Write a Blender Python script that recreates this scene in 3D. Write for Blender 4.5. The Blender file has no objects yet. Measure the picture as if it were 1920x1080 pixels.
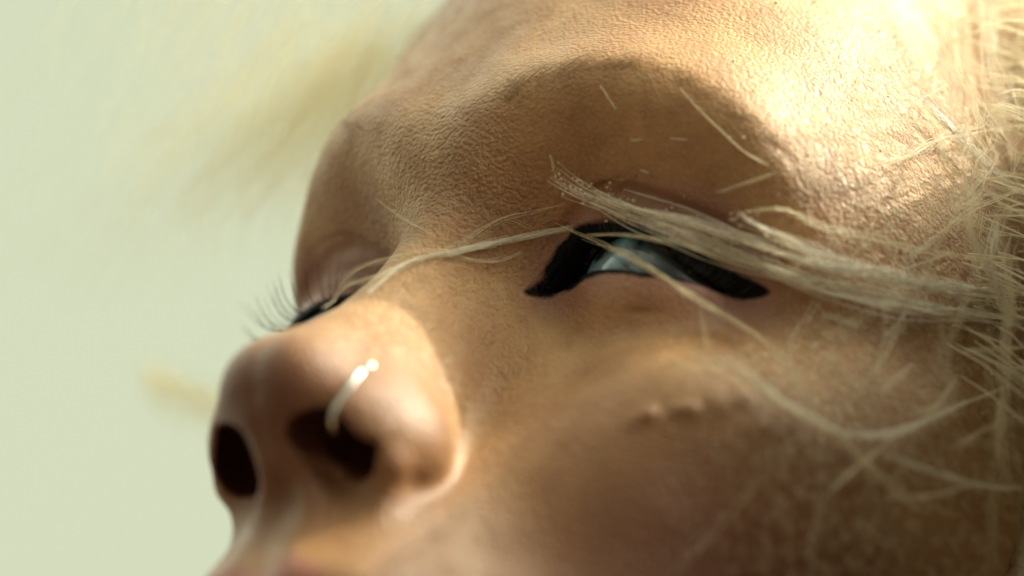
import bpy, bmesh, math, random, time
import numpy as np
from mathutils import Matrix, Vector
T0=time.time()
# ------------------------------------------------------------------ camera
S=0.001                                   # the figure is modelled in millimetres, shown in metres
R=np.array([[0.81406158,0.23796684,-0.52978819],[0.15367787,0.79142924,0.5916273],[0.56007755,-0.56303778,0.6077019]])
TV=np.array([-12.3622,8.1921,0.0]); DC=450.0; FPX=5546.37
HEAD=np.array([0.0,0.0,1.62])             # world height of the face
PITCH=math.radians(48)                    # the lens looks a little upwards
def cam_to_world(c):                      # c: x right, y up, z towards the lens (mm) -> metres
    c=np.asarray(c,float); x,y,z=c[...,0],c[...,1],c[...,2]
    X=x; Y=-z*math.cos(PITCH)-y*math.sin(PITCH)*1.0; Z=y*math.cos(PITCH)-z*math.sin(PITCH)
    return np.stack([X,Y,Z],-1)*S+HEAD
def W(p):                                 # face coordinates (x her left, y crown, z forward, mm) -> world metres
    p=np.asarray(p,float); return cam_to_world(p@R.T+TV)
sc=bpy.context.scene; C=sc.collection
sc.render.engine='CYCLES'
cd=bpy.data.cameras.new('camera'); cam=bpy.data.objects.new('camera',cd); C.objects.link(cam); sc.camera=cam
cd.sensor_width=36; cd.lens=FPX/1920*36; cd.clip_start=0.01; cd.clip_end=5000
o_=cam_to_world(np.array([0,0,DC])); xa=cam_to_world([1,0,0])-cam_to_world([0,0,0]); ya=cam_to_world([0,1,0])-cam_to_world([0,0,0]); za=cam_to_world([0,0,1])-cam_to_world([0,0,0])
M=Matrix([[*(np.array([xa[i],ya[i],za[i]])/S),o_[i]] for i in range(3)]+[[0,0,0,1]]); cam.matrix_world=M
cd.dof.use_dof=True; cd.dof.focus_distance=0.452; cd.dof.aperture_fstop=5.6
# ------------------------------------------------------------------ light
SUN_F=np.array([0.66,0.73,-0.20])          # towards the sun, in face coordinates
sw=W(SUN_F)-W([0,0,0]); sw/=np.linalg.norm(sw)
wd=bpy.data.worlds.new('World'); sc.world=wd; wd.use_nodes=True
nt=wd.node_tree; nt.nodes.clear()
out=nt.nodes.new('ShaderNodeOutputWorld'); bg=nt.nodes.new('ShaderNodeBackground'); sky=nt.nodes.new('ShaderNodeTexSky')
sky.sky_type='NISHITA'; sky.sun_disc=False; sky.sun_elevation=math.asin(sw[2]); sky.sun_rotation=math.atan2(sw[0],sw[1]); sky.dust_density=6; sky.air_density=1.5
mix=nt.nodes.new('ShaderNodeMix'); mix.data_type='RGBA'; mix.inputs[0].default_value=0.93
# thick pale haze fills most of the sky, brightest low on one side and dull on the other
gm=nt.nodes.new('ShaderNodeNewGeometry'); dp=nt.nodes.new('ShaderNodeVectorMath'); dp.operation='DOT_PRODUCT'; nt.links.new(gm.outputs['Incoming'],dp.inputs[0])
lb=cam_to_world([-0.55,0.55,-0.63])-cam_to_world([0,0,0]); lb/=np.linalg.norm(lb); dp.inputs[1].default_value=tuple(-lb)
hr=nt.nodes.new('ShaderNodeValToRGB'); mr=nt.nodes.new('ShaderNodeMapRange'); mr.inputs[1].default_value=-1; mr.inputs[2].default_value=1
nt.links.new(dp.outputs['Value'],mr.inputs[0]); nt.links.new(mr.outputs[0],hr.inputs[0])
el=hr.color_ramp.elements; el[0].position=.56; el[0].color=(.012,.013,.010,1); el[1].position=.79; el[1].color=(.268,.284,.196,1); e2=el.new(.90); e2.color=(.266,.288,.198,1); e3=el.new(.985); e3.color=(.85,.88,.68,1)
hs=nt.nodes.new('ShaderNodeVectorMath'); hs.operation='SCALE'; hs.inputs[3].default_value=12.9; nt.links.new(hr.outputs[0],hs.inputs[0]); 
ds=nt.nodes.new('ShaderNodeVectorMath'); ds.operation='DOT_PRODUCT'; nt.links.new(gm.outputs['Incoming'],ds.inputs[0]); ds.inputs[1].default_value=tuple(-sw)
p0=nt.nodes.new('ShaderNodeMath'); p0.operation='MAXIMUM'; nt.links.new(ds.outputs['Value'],p0.inputs[0]); p0.inputs[1].default_value=0
p1=nt.nodes.new('ShaderNodeMath'); p1.operation='POWER'; nt.links.new(p0.outputs[0],p1.inputs[0]); p1.inputs[1].default_value=9      # glow of the haze round the sun
gl=nt.nodes.new('ShaderNodeVectorMath'); gl.operation='SCALE'; gl.inputs[0].default_value=(1,1,.82); nt.links.new(p1.outputs[0],gl.inputs[3])
g2=nt.nodes.new('ShaderNodeVectorMath'); g2.operation='SCALE'; g2.inputs[3].default_value=96; nt.links.new(gl.outputs[0],g2.inputs[0])
ga=nt.nodes.new('ShaderNodeVectorMath'); ga.operation='ADD'; nt.links.new(hs.outputs[0],ga.inputs[0]); nt.links.new(g2.outputs[0],ga.inputs[1]); nt.links.new(ga.outputs[0],mix.inputs[7])
nt.links.new(sky.outputs[0],mix.inputs[6]); nt.links.new(mix.outputs[2],bg.inputs[0]); bg.inputs[1].default_value=0.10
nt.links.new(bg.outputs[0],out.inputs[0])
sl=bpy.data.lights.new('sun','SUN'); sl.energy=2.5; sl.angle=math.radians(1.2); sl.color=(1,0.97,0.80)
so=bpy.data.objects.new('sun',sl); C.objects.link(so); so.rotation_euler=Vector(sw).to_track_quat('Z','Y').to_euler()
sc.view_settings.view_transform='Standard'; sc.view_settings.look='None'; sc.view_settings.exposure=1.02; sc.view_settings.gamma=1
print('sun elev',math.degrees(math.asin(sw[2])),'world dir',sw)
# ------------------------------------------------------------------ helpers
def ss(a,b,x): t=np.clip((x-a)/(b-a),0,1); return t*t*(3-2*t)
def smin(a,b,k): h=np.clip(0.5+0.5*(b-a)/k,0,1); return b*(1-h)+a*h-k*h*(1-h)
def smax(a,b,k): return -smin(-a,-b,k)
def ell(P,c,r,Rm=None):
    q=P-np.array(c,float)
    if Rm is not None: q=q@Rm
    r=np.array(r,float); k0=np.sqrt(((q/r)**2).sum(1)); k1=np.sqrt(((q/(r*r))**2).sum(1))+1e-9
    return k0*(k0-1)/k1
def cap(P,a,b,ra,rb):
    a=np.array(a,float); b=np.array(b,float); d=b-a; h=np.clip(((P-a)@d)/(d@d),0,1)
    return np.linalg.norm(P-a-h[:,None]*d,axis=1)-(ra+(rb-ra)*h)
def rotm(ax,deg):
    m=Matrix.Rotation(math.radians(deg),3,ax); return np.array(m)
# ------------------------------------------------------------------ the face as a height field through anthropometric points
prof=[(95,-26),(80,-13),(65,-4.5),(50,0.5),(36,3.5),(24,5.5),(15,6.5),(6,3),(0,0),(-10,-3),(-25,-5),(-45,2),(-54,12.5),(-60,12.5),(-66,13),(-70,13),(-74,12),(-76,9),(-79,12),(-84,11),(-90,5.5),(-97,6),(-105,7),(-113,0),(-118,-14)]
side={8:[(80,-14),(50,0),(30,5),(17,7),(8,2.5),(0,-4),(-10,-6.5),(-25,-9),(-45,-1),(-55,8),(-62,9),(-69,12),(-74,10),(-76,8),(-82,10),(-90,4),(-105,5),(-115,-6)],
 16:[(80,-16),(50,-1.5),(31,3.8),(19.8,6.2),(11.6,0),(4,-9.5),(-5,-13.5),(-14,-12.5),(-25,-10.5),(-38,-6),(-46,-3),(-54,2),(-62,5),(-69,7.5),(-75,5),(-82,6),(-92,2),(-105,1),(-115,-10)],
 24:[(82,-19.5),(52,-4),(33,2),(20.6,5.0),(13,-2.4),(7,-9.5),(-12,-14.5),(-22,-13),(-35,-8.5),(-46,-8),(-56,-7),(-66,-4),(-75,-3),(-85,-2),(-98,-6),(-112,-17)],
 33:[(82,-25),(54,-8),(35,-2.5),(20.6,2.0),(12.6,-5),(7,-11.5),(-13,-15.5),(-22,-12),(-35,-10),(-46,-12),(-58,-14.5),(-72,-15),(-88,-14),(-105,-24)],
 43:[(80,-34),(54,-17),(36,-9),(18.5,-3.2),(10.8,-9.8),(5,-16.5),(-4,-22.5),(-13,-20.5),(-24,-13),(-35,-14.3),(-46,-18.5),(-60,-25),(-75,-31),(-92,-33)],
 52:[(78,-46),(54,-28),(36,-17.5),(23,-12.5),(11,-12.5),(2,-22),(-6,-28),(-16,-24),(-26,-18.5),(-36,-24),(-50,-36),(-66,-47),(-84,-53)],
 60:[(76,-60),(52,-42),(34,-31),(20,-26),(8,-31),(-4,-35),(-16,-31),(-28,-31),(-42,-42),(-60,-58),(-80,-74)],
 67:[(70,-78),(48,-60),(30,-50),(14,-46),(0,-47),(-14,-43),(-28,-45),(-44,-57),(-64,-76)],
 73:[(60,-98),(36,-76),(16,-68),(0,-65),(-16,-61),(-32,-63),(-52,-76)]}
pts=[(0,y,z) for y,z in prof]
for x,l in side.items():
    for y,z in l: pts+= [(x,y,z),(-x,y,z)]
pts=np.array(pts,float)
def tps(r2): return r2*np.log(r2+1e-9)*0.5
def rbf_fit(p,v,lam=2.0):
    n=len(p); d2=((p[:,None]-p[None])**2).sum(2); A=np.zeros((n+3,n+3)); A[:n,:n]=tps(d2)+lam*np.eye(n); Q=np.c_[np.ones(n),p]; A[:n,n:]=Q; A[n:,:n]=Q.T
    return np.linalg.solve(A,np.r_[v,0,0,0])
wts=rbf_fit(pts[:,:2],pts[:,2],6.0)
GH=0.75; gx=np.arange(-84,84.01,GH); gy=np.arange(-124,100.01,GH)
GX,GY=np.meshgrid(gx,gy,indexing='ij'); q=np.stack([GX.ravel(),GY.ravel()],1)
HT=np.concatenate([tps(((q[i:i+8000,None]-pts[None,:,:2])**2).sum(2))@wts[:len(pts)]+wts[-3]+q[i:i+8000]@wts[-2:] for i in range(0,len(q),8000)]).reshape(GX.shape)
hx,hy=np.gradient(HT,GH); HG=np.sqrt(1+hx**2+hy**2)
def samp(F,x,y):
    u=np.clip((x-gx[0])/GH,0,len(gx)-1.001); v=np.clip((y-gy[0])/GH,0,len(gy)-1.001); i=u.astype(int); j=v.astype(int); a=u-i; b=v-j
    return (F[i,j]*(1-a)+F[i+1,j]*a)*(1-b)+(F[i,j+1]*(1-a)+F[i+1,j+1]*a)*b
EYE=np.array([28.2,-2.4,-23.9]); ER=12.5
def smooth_curve(p,n=7):
    p=np.array(p,float); xs=np.arange(p[0,0]-3,p[-1,0]+3,0.1); ys=np.interp(xs,p[:,0],p[:,1]); k=np.ones(n*2+1)/(n*2+1)
    for _ in range(2): ys=np.convolve(np.pad(ys,n,mode='edge'),k,'valid')
    return xs,ys
UPC=smooth_curve([(13.6,-5.0),(15.2,-1.2),(17.0,2.0),(19.3,3.7),(22.2,4.2),(25,3.9),(29.6,2.6),(33,.4),(36,-1.6),(39,-3.6),(41.3,-3.7),(44.5,-2.4),(46.5,-2.0)])
LOC=smooth_curve([(13.6,-5.2),(15.5,-4.2),(18.5,-3.1),(23,-3.4),(27,-4.2),(32,-5.2),(37,-5.2),(41.3,-4.3),(44.3,-2.6),(46.5,-2.2)])
def lid_curves(x,side=1):      # x on her left side, mm; returns lower and upper margin y; the right lid hangs lower
    lo,up=np.interp(x,*LOC),np.interp(x,*UPC)
    return np.where(side>0,lo,lo+.9),np.where(side>0,up,lo+.9+(up-lo)*0.3)
def groove(A,pts,r):
    f=np.full(len(A),1e3)
    for a,b in zip(pts[:-1],pts[1:]): f=np.minimum(f,cap(A,a,b,r,r))
    return f
FOLD=[(16.5,4.2,-9.8),(19.8,6.3,-8.6),(22.3,8.0,-7.8),(25.0,8.7,-7.9),(29.3,8.8,-8.7),(34.7,7.4,-11.4),(38.9,6.1,-14.3),(45.2,4.0,-17.2),(49.5,2.0,-20.2)]
FOLD2=[(23.4,9.9,-7.2),(27.0,10.9,-7.2),(30.4,11.0,-7.8),(33.6,10.5,-9.0)]
BAG=[(16.6,-6.8,-14.6),(22.6,-8.6,-14.0),(30.4,-10.6,-13.3),(37.0,-11.0,-15.0),(42,-9.0,-18.0)]
def nostril(A):
    no=cap(A,(5.8,-48.8,16.4),(11.0,-48.8,9.8),2.9,3.6)
    no=smin(no,cap(A,(8.0,-46.8,14.4),(10.4,-46.8,11.2),4.0,4.1),2)
    no=smin(no,cap(A,(6.4,-44,14),(11.2,-43.5,8.2),3.0,4.1),4)
    return smin(no,cap(A,(7.5,-44,9),(5.5,-30,2),3.6,2.6),3)
BUMPS=[((38.8,-33.3,-9.8),1.0),((41.0,-32.1,-10.9),1.25),((46.0,-30.0,-14.2),1.0),((48.3,-27.9,-16.3),1.4),((44.6,-30.5,-13.1),.9),((33.5,-36.1,-7.8),1.1),((33.4,-21,-13.4),.7),((50.5,-26.5,-18.0),1.1),((29,-33,-7),.8),((54,-30,-20.5),1.0),((52,-36,-20),.9)]
def sdf(P,fine=True):
    P=np.asarray(P,float); x,y,z=P.T; ax=np.abs(x); A=np.c_[ax,y,z]
    xs=np.where(x<-12,-12+(x+12)*(1.3+.18*ss(0,22,y)),x); h=samp(HT,xs,y); g=samp(HG,xs,y)
    f=(z-h)/g
    # head behind the face
    sk=ell(P,(0,26,-98),(75,88,82)); jaw=ell(P,(0,-48,-66),(54,62,48))
    lim=smin(ell(P,(0,20,-60),(79,110,110)),ell(P,(0,-50,-40),(76,75,80)),25)
    f=smax(f,lim,6); f=np.maximum(f,-(z+62))          # only the front mask of the height field
    f=smin(f,sk,4); f=smin(f,jaw,4)
    # nose
    n=cap(P,(0,6,-5),(0,-20,1.2),5.0,7.4)
    n=smin(n,cap(P,(0,-20,1.2),(0,-36,11),7.4,9.0),3)
    n=smin(n,cap(A,(2.5,-13,-9),(5.6,-36,0.0),6.2,8.7),5)
    tip=ell(A,(2.2,-41.5,14.8),(9.2,8.8,10.4)); n=smin(n,tip,4.5)
    n=smin(n,cap(A,(3.5,-24,2.5),(7.5,-37,8.5),5.5,6.5),4)
    al=ell(A,(12.3,-44.4,7.4),(5.9,7.3,10.4),rotm('Y',-14)@rotm('X',10)); n=smin(n,al,5.2)
    n=smin(n,cap(A,(1.0,-47.5,19),(0.8,-53.8,11.5),2.4,3.0),2.6)
    n=smin(n,cap(A,(14.0,-50,8),(11.0,-53.0,4),2.4,3),2.5)
    f=smin(f,n,5.5-3.6*ss(13,18,ax)*ss(-33,-39,y))
    # nostrils
    no=nostril(A)
    f=smax(f,-no,1.2)
    # philtrum
    ph=cap(A,(0,-57,13.5),(0,-67,15.5),3.0,3.4); f=smax(f,-ph,4)
    f=smax(f,-groove(A,[(0,-75.6,13),(9,-75.2,10.5),(18,-75.6,4),(24,-76.5,-1.5)],.5),1.6)
    # eye
    e=A-EYE; r=np.linalg.norm(e,axis=1)
    lid=r-(ER+1.55)
    lid=smax(lid,-(z+27),2)
    f=smin(f,lid,3.0)
    # fold above the lid
    lo,up=lid_curves(ax,x)
    m_=(r<32)
    if m_.any():
        Am=A[m_]; fm=f[m_]
        fm=smax(fm,-(groove(Am,FOLD,0.95)-.3*(x[m_]<0)),1.5); fm=smax(fm,-groove(Am,FOLD2,0.25),0.9); fm=smax(fm,-(groove(Am,BAG,0.0)-.0),1.1)
        f=f.copy(); f[m_]=fm
    # opening between the lids
    my=np.minimum(up-y,y-lo); ap=-np.minimum(my,np.minimum(ax-13.2,46.2-ax)*0.6)
    ap=np.maximum(ap,-(z+30)); 
    eo=smin(r-(ER-0.3),ell(A,(15.8,-4.2,-20.5),(3.6,4,5.0)),1.5); ap=np.maximum(ap,-eo)
    f=smax(f,-ap,0.7)
    f=np.where((z>-30)&(r<26),f,f)
    f=smax(f,-(r-(ER+0.12)),0.25)
    for c_,r_ in BUMPS:
        d2=((P-np.array(c_))**2).sum(1); f=f-r_*.75*np.exp(-d2/(r_*r_*1.6))
    # neck and shoulders
    f=smin(f,cap(P,(0,-60,-85),(0,-190,-105),52,56),22)
    sh=cap(A,(20,-215,-110),(165,-240,-115),48,46); f=smin(f,sh,40)
    f=smin(f,ell(P,(0,-300,-105),(170,110,75)),30)
    f=np.maximum(f,-(y+330))
    # ear
    ear=ell(A,(79,-5,-98),(5,31,17),rotm('Y',24)@rotm('X',-12)); ear=smax(ear,-ell(A,(84,-5,-96),(5,20,10),rotm('Y',24)@rotm('X',-12)),3)
    f=smin(f,ear,4)
    return f
def axis(lo,hi,f0,f1,h,gmax=4.0,gr=1.035):
    a=list(np.arange(f0,f1+1e-6,h)); s=h
    while a[-1]<hi: s=min(s*gr,gmax); a.append(a[-1]+s)
    s=h; b=[a[0]]
    while b[-1]>lo: s=min(s*gr,gmax); b.append(b[-1]-s)
    return np.array(b[:0:-1]+a)
def surface_nets(HH):
    ax=axis(-225,225,-34,66,HH); ay=axis(-345,135,-66,42,HH); az=axis(-205,42,-40,28,HH)
    B=6; nb=[(len(a)-1)//B for a in (ax,ay,az)]; AX=[ax,ay,az]
    ii=np.stack(np.meshgrid(*[np.arange(n) for n in nb],indexing='ij'),-1).reshape(-1,3)
    lo=np.stack([AX[d][ii[:,d]*B] for d in range(3)],1); hi=np.stack([AX[d][ii[:,d]*B+B] for d in range(3)],1)
    cen=(lo+hi)/2; rad=np.linalg.norm(hi-lo,axis=1)/2
    fc=np.concatenate([sdf(cen[i:i+200000]) for i in range(0,len(cen),200000)])
    act=np.abs(fc)<rad*1.35+1.6; ii=ii[act]
    N=[len(a) for a in AX]; loc=np.arange(B+1)
    L=np.stack(np.meshgrid(loc,loc,loc,indexing='ij'),-1).reshape(-1,3)
    keys=[];verts=[];edges=[]
    def key(c): return (c[...,0].astype(np.int64)*N[1]+c[...,1])*N[2]+c[...,2]
    for s in range(0,len(ii),900):
        bi=ii[s:s+900]; G=bi[:,None,:]*B+L[None]
        Pp=np.stack([AX[d][G[...,d]] for d in range(3)],-1)
        V=sdf(Pp.reshape(-1,3)).reshape(len(bi),B+1,B+1,B+1); Pg=Pp.reshape(len(bi),B+1,B+1,B+1,3); Gg=G.reshape(len(bi),B+1,B+1,B+1,3)
        sg=V<0
        cnt=np.zeros((len(bi),B,B,B)); acc=np.zeros((len(bi),B,B,B,3))
        for d in range(3):
            o=[(0,0,0),(0,0,0)]
            for u in (0,1):
                for v in (0,1):
                    a=[0,0,0]; oth=[k for k in range(3) if k!=d]; a[oth[0]]=u; a[oth[1]]=v; b=list(a); b[d]=1
                    sa=(slice(None),)+tuple(slice(a[k],a[k]+B) for k in range(3)); sb=(slice(None),)+tuple(slice(b[k],b[k]+B) for k in range(3))
                    cr=sg[sa]!=sg[sb]; t=np.where(cr,V[sa]/np.where(cr,V[sa]-V[sb],1),0)
                    cnt+=cr; acc+=np.where(cr[...,None],Pg[sa]+(Pg[sb]-Pg[sa])*t[...,None],0)
            # owned edges along d
            sa=(slice(None),)+tuple(slice(0,B) for k in range(3)); b=[0,0,0]; b[d]=1
            sb=(slice(None),)+tuple(slice(b[k],b[k]+B) for k in range(3))
            cr=sg[sa]!=sg[sb]; edges.append((d,Gg[sa][cr],sg[sa][cr]))
        m=cnt>0; sa=(slice(None),)+(slice(0,B),)*3
        keys.append(key(Gg[sa][m])); verts.append(acc[m]/cnt[m][:,None])
    keys=np.concatenate(keys); verts=np.concatenate(verts); o=np.argsort(keys); keys=keys[o]; verts=verts[o]
    quads=[]
    for d,g,s in edges:
        if not len(g): continue
        u,v=[(1,2),(2,0),(0,1)][d]; q=[]; ok=np.ones(len(g),bool)
        for du,dv in ((0,0),(-1,0),(-1,-1),(0,-1)):
            c=g.copy(); c[:,u]+=du; c[:,v]+=dv; k=key(c); p=np.clip(np.searchsorted(keys,k),0,len(keys)-1); ok&=keys[p]==k; q.append(p)
        q=np.stack(q,1); q=np.where(s[:,None],q,q[:,::-1]); quads.append(q[ok])
    quads=np.concatenate(quads)
    used=np.unique(quads); mp=-np.ones(len(verts),int); mp[used]=np.arange(len(used)); verts=verts[used]; quads=mp[quads]
    for it in range(2):
        for s in range(0,len(verts),200000):
            v=verts[s:s+200000]; f=sdf(v); e=0.15
            g=np.stack([(sdf(v+np.eye(3)[k]*e)-sdf(v-np.eye(3)[k]*e))/(2*e) for k in range(3)],1)
            verts[s:s+200000]=v-np.clip(f/((g**2).sum(1)+1e-3),-0.5,0.5)[:,None]*g*0.8
        if it==0:   # relax along the surface
            acc=np.zeros_like(verts); cnt=np.zeros(len(verts))
            for k in range(4):
                np.add.at(acc,quads[:,k],verts[quads[:,(k+1)%4]]); np.add.at(acc,quads[:,(k+1)%4],verts[quads[:,k]]); np.add.at(cnt,quads[:,k],1); np.add.at(cnt,quads[:,(k+1)%4],1)
            verts=verts*0.4+0.6*acc/cnt[:,None]
    return verts,quads
# ------------------------------------------------------------------ materials
class NB:
    def __init__(s,name):
        s.m=bpy.data.materials.new(name); s.m.use_nodes=True; s.t=s.m.node_tree; s.b=s.t.nodes['Principled BSDF']
    def n(s,ty,**kw):
        o=s.t.nodes.new('ShaderNode'+ty)
        for k,v in kw.items(): setattr(o,k,v)
        return o
    def l(s,a,b): s.t.links.new(a,b)
    def noise(s,co,scale,detail=4,rough=.55,dist=0):
        o=s.n('TexNoise'); s.l(co,o.inputs['Vector']); o.inputs['Scale'].default_value=scale; o.inputs['Detail'].default_value=detail; o.inputs['Roughness'].default_value=rough; o.inputs['Distortion'].default_value=dist; return o.outputs[0]
    def ramp(s,f,st):
        o=s.n('ValToRGB'); s.l(f,o.inputs[0]); e=o.color_ramp.elements
        while len(e)<len(st): e.new(0.5)
        for k,(p,c) in enumerate(st): e[k].position=p; e[k].color=c if len(c)==4 else (*c,1)
        return o.outputs[0]
    def mixc(s,f,a,b,mode='MIX'):
        o=s.n('Mix',data_type='RGBA',blend_type=mode)
        for i,v in ((0,f),(6,a),(7,b)):
            if hasattr(v,'links'): s.l(v,o.inputs[i])
            else: o.inputs[i].default_value=v if i==0 else (*v,1)
        return o.outputs[2]
    def math(s,op,a,b=0.0,cl=False):
        o=s.n('Math',operation=op,use_clamp=cl)
        for i,v in ((0,a),(1,b)):
            if hasattr(v,'links'): s.l(v,o.inputs[i])
            else: o.inputs[i].default_value=v
        return o.outputs[0]
def skin_mat():
    k=NB('skin'); co=k.n('TexCoord').outputs['Object']; b=k.b
    at=k.n('Attribute',attribute_name='paint').outputs['Color']; sp=k.n('SeparateColor'); k.l(at,sp.inputs[0])
    big=k.noise(co,55,3); mid=k.noise(co,260,4,.6); fine=k.noise(co,1500,3,.6)
    c=k.ramp(big,[(.3,(.30,.14,.055)),(.55,(.42,.225,.095)),(.75,(.54,.32,.15))])
    c=k.mixc(k.math('MULTIPLY',k.ramp(mid,[(.5,(0,0,0)),(.75,(1,1,1))]),.35),c,(.20,.085,.04))
    c=k.mixc(k.math('MULTIPLY',k.ramp(fine,[(.45,(0,0,0)),(.7,(1,1,1))]),.3),c,(.55,.37,.21))
    tn=k.n('SeparateColor'); k.l(k.n('Attribute',attribute_name='tone').outputs['Color'],tn.inputs[0]); c=k.mixc(k.math('MULTIPLY',tn.outputs[0],1.0,True),c,(.15,.045,.015))  # red-brown skin with shade mixed into its colour
    c=k.mixc(k.math('MULTIPLY',tn.outputs[2],.8),c,(.36,.13,.10))
    mp0=k.n('Mapping'); k.l(co,mp0.inputs[0]); mp0.inputs['Rotation'].default_value=(.2,.8,.6); mp0.inputs['Scale'].default_value=(1,.45,1)
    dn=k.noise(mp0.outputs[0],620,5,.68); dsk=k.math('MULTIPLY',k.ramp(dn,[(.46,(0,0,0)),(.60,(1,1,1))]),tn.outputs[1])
    c=k.mixc(k.math('MULTIPLY',dsk,.55),c,(.62,.50,.32))       # dry dust on the skin; cheek and nose patches paint in sunlight
    fr=k.n('TexVoronoi',feature='F1'); k.l(co,fr.inputs['Vector']); fr.inputs['Scale'].default_value=330
    c=k.mixc(k.math('MULTIPLY',k.ramp(fr.outputs['Distance'],[(.06,(1,1,1)),(.13,(0,0,0))]),k.math('ADD',.25,k.math('MULTIPLY',tn.outputs[1],.5))),c,(.13,.05,.025))
    c=k.mixc(k.math('MULTIPLY',sp.outputs[1],.65),c,(.30,.14,.13))       # thin pink skin of the lids
    c=k.mixc(k.ramp(k.math('ADD',sp.outputs[0],k.math('MULTIPLY',k.math('SUBTRACT',k.math('ADD',mid,fine),1.0),.16)),[(.655,(0,0,0)),(.81,(1,1,1))]),c,(.006,.006,.007))                            # black kohl
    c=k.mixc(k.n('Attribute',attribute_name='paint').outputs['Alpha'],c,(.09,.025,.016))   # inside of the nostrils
    k.l(c,b.inputs['Base Color'])
    b.inputs['Subsurface Weight'].default_value=0.35; b.inputs['Subsurface Radius'].default_value=(1,.35,.18); b.inputs['Subsurface Scale'].default_value=0.0022
    k.l(k.ramp(sp.outputs[0],[(.70,(.62,.62,.62)),(.78,(.08,.08,.08))]),b.inputs['Specular IOR Level'])
    rr=k.ramp(mid,[(.3,(.36,.36,.36)),(.7,(.6,.6,.6))]); k.l(rr,b.inputs['Roughness'])
    # pores and fine creases
    v=k.n('TexVoronoi',feature='F1'); k.l(co,v.inputs['Vector']); v.inputs['Scale'].default_value=1300; v.inputs['Randomness'].default_value=1
    pore=k.math('SUBTRACT',v.outputs['Distance'],k.math('MULTIPLY',mid,.6))
    v2=k.n('TexVoronoi',feature='SMOOTH_F1'); k.l(co,v2.inputs['Vector']); v2.inputs['Scale'].default_value=1900; v2.inputs['Smoothness'].default_value=.4
    v3=k.n('TexVoronoi',feature='F1'); k.l(co,v3.inputs['Vector']); v3.inputs['Scale'].default_value=620
    mp=k.n('Mapping'); k.l(co,mp.inputs[0]); mp.inputs['Rotation'].default_value=(.4,.9,.5); mp.inputs['Scale'].default_value=(1,.3,1)
    streak=k.noise(mp.outputs[0],1500,3,.6)
    h=k.math('MULTIPLY',v.outputs['Distance'],-.9)
    h=k.math('ADD',h,k.math('MULTIPLY',v2.outputs['Distance'],-.8))
    h=k.math('ADD',h,k.math('MULTIPLY',k.math('MINIMUM',v3.outputs['Distance'],.25),1.6))
    h=k.math('ADD',h,k.math('MULTIPLY',mid,1.3)); h=k.math('ADD',h,k.math('MULTIPLY',fine,.7)); h=k.math('ADD',h,k.math('MULTIPLY',streak,.7)); h=k.math('ADD',h,k.math('MULTIPLY',dsk,1.2))
    bm=k.n('Bump'); k.l(h,bm.inputs['Height']); bm.inputs['Distance'].default_value=0.00038
    k.l(k.math('ADD',.16,k.math('MULTIPLY',k.math('MAXIMUM',sp.outputs[2],k.math('MULTIPLY',tn.outputs[1],.7)),.84)),bm.inputs['Strength'])
    k.l(bm.outputs[0],b.inputs['Normal'])
    return k.m
def link_mesh(name,v,f,mat,parent,smooth=True):
    me=bpy.data.meshes.new(name); v=np.asarray(v,np.float32)
    if isinstance(f,np.ndarray):
        n=len(f); w=f.shape[1]; me.vertices.add(len(v)); me.vertices.foreach_set('co',v.ravel()); me.loops.add(n*w); me.loops.foreach_set('vertex_index',f.astype(np.int32).ravel())
        me.polygons.add(n); me.polygons.foreach_set('loop_start',np.arange(0,n*w,w,dtype=np.int32)); me.polygons.foreach_set('loop_total',np.full(n,w,np.int32)); me.update(calc_edges=True); me.validate()
    else: me.from_pydata(v.tolist(),[],f); me.update()
    if smooth: me.polygons.foreach_set('use_smooth',np.ones(len(me.polygons),bool))
    if mat: me.materials.append(mat)
    o=bpy.data.objects.new(name,me); C.objects.link(o)
    if parent: o.parent=parent; o.matrix_parent_inverse=parent.matrix_world.inverted()
    return o
def plain(name,col,rough=.5,**kw):
    k=NB(name); k.b.inputs['Base Color'].default_value=(*col,1); k.b.inputs['Roughness'].default_value=rough
    for a,v in kw.items(): k.b.inputs[a.replace('_',' ')].default_value=v
    return k.m
# ------------------------------------------------------------------ ground
gk=NB('dry_earth'); gco=gk.n('TexCoord').outputs['Object']; gk.l(gk.ramp(gk.noise(gco,.8,8,.65),[(.3,(.045,.032,.02)),(.7,(.085,.062,.04))]),gk.b.inputs['Base Color']); gk.b.inputs['Roughness'].default_value=.95
g=link_mesh('ground',[(-2500,-2500,0),(2500,-2500,0),(2500,2500,0),(-2500,2500,0)],[(0,1,2,3)],gk.m,None,False); g['kind']='structure'; g['label']='dry bare earth stretching to the horizon'
# ------------------------------------------------------------------ the person
per=bpy.data.objects.new('person',None); C.objects.link(per); per.location=W([0,-330,-100]); bpy.context.view_layer.update()
per['label']='person in close-up with face turned up and left, black-lined blue eyes and pale hair strands'; per['category']='person'
v,f=surface_nets(0.62)
print('head',len(v),len(f),round(time.time()-T0,1))
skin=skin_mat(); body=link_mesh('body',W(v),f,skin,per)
ax=np.abs(v[:,0]); lo,up=lid_curves(ax,v[:,0]); e=v-EYE*np.where(v[:,0]>0,1,1)[:,None]; e=np.c_[ax,v[:,1],v[:,2]]-EYE; r=np.linalg.norm(e,axis=1)
nearE=(1-ss(17,24,r))
def pdist(A,pl,ws):      # distance to a polyline in x,y divided by its own width
    d=np.full(len(A),9.0)
    for i in range(len(pl)-1):
        a=np.array(pl[i],float); b=np.array(pl[i+1],float); h=np.clip(((A[:,:2]-a)@(b-a))/((b-a)@(b-a)),0,1)
        d=np.minimum(d,np.linalg.norm(A[:,:2]-a-h[:,None]*(b-a),axis=1)/(ws[i]+(ws[i+1]-ws[i])*h))
    return d
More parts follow.
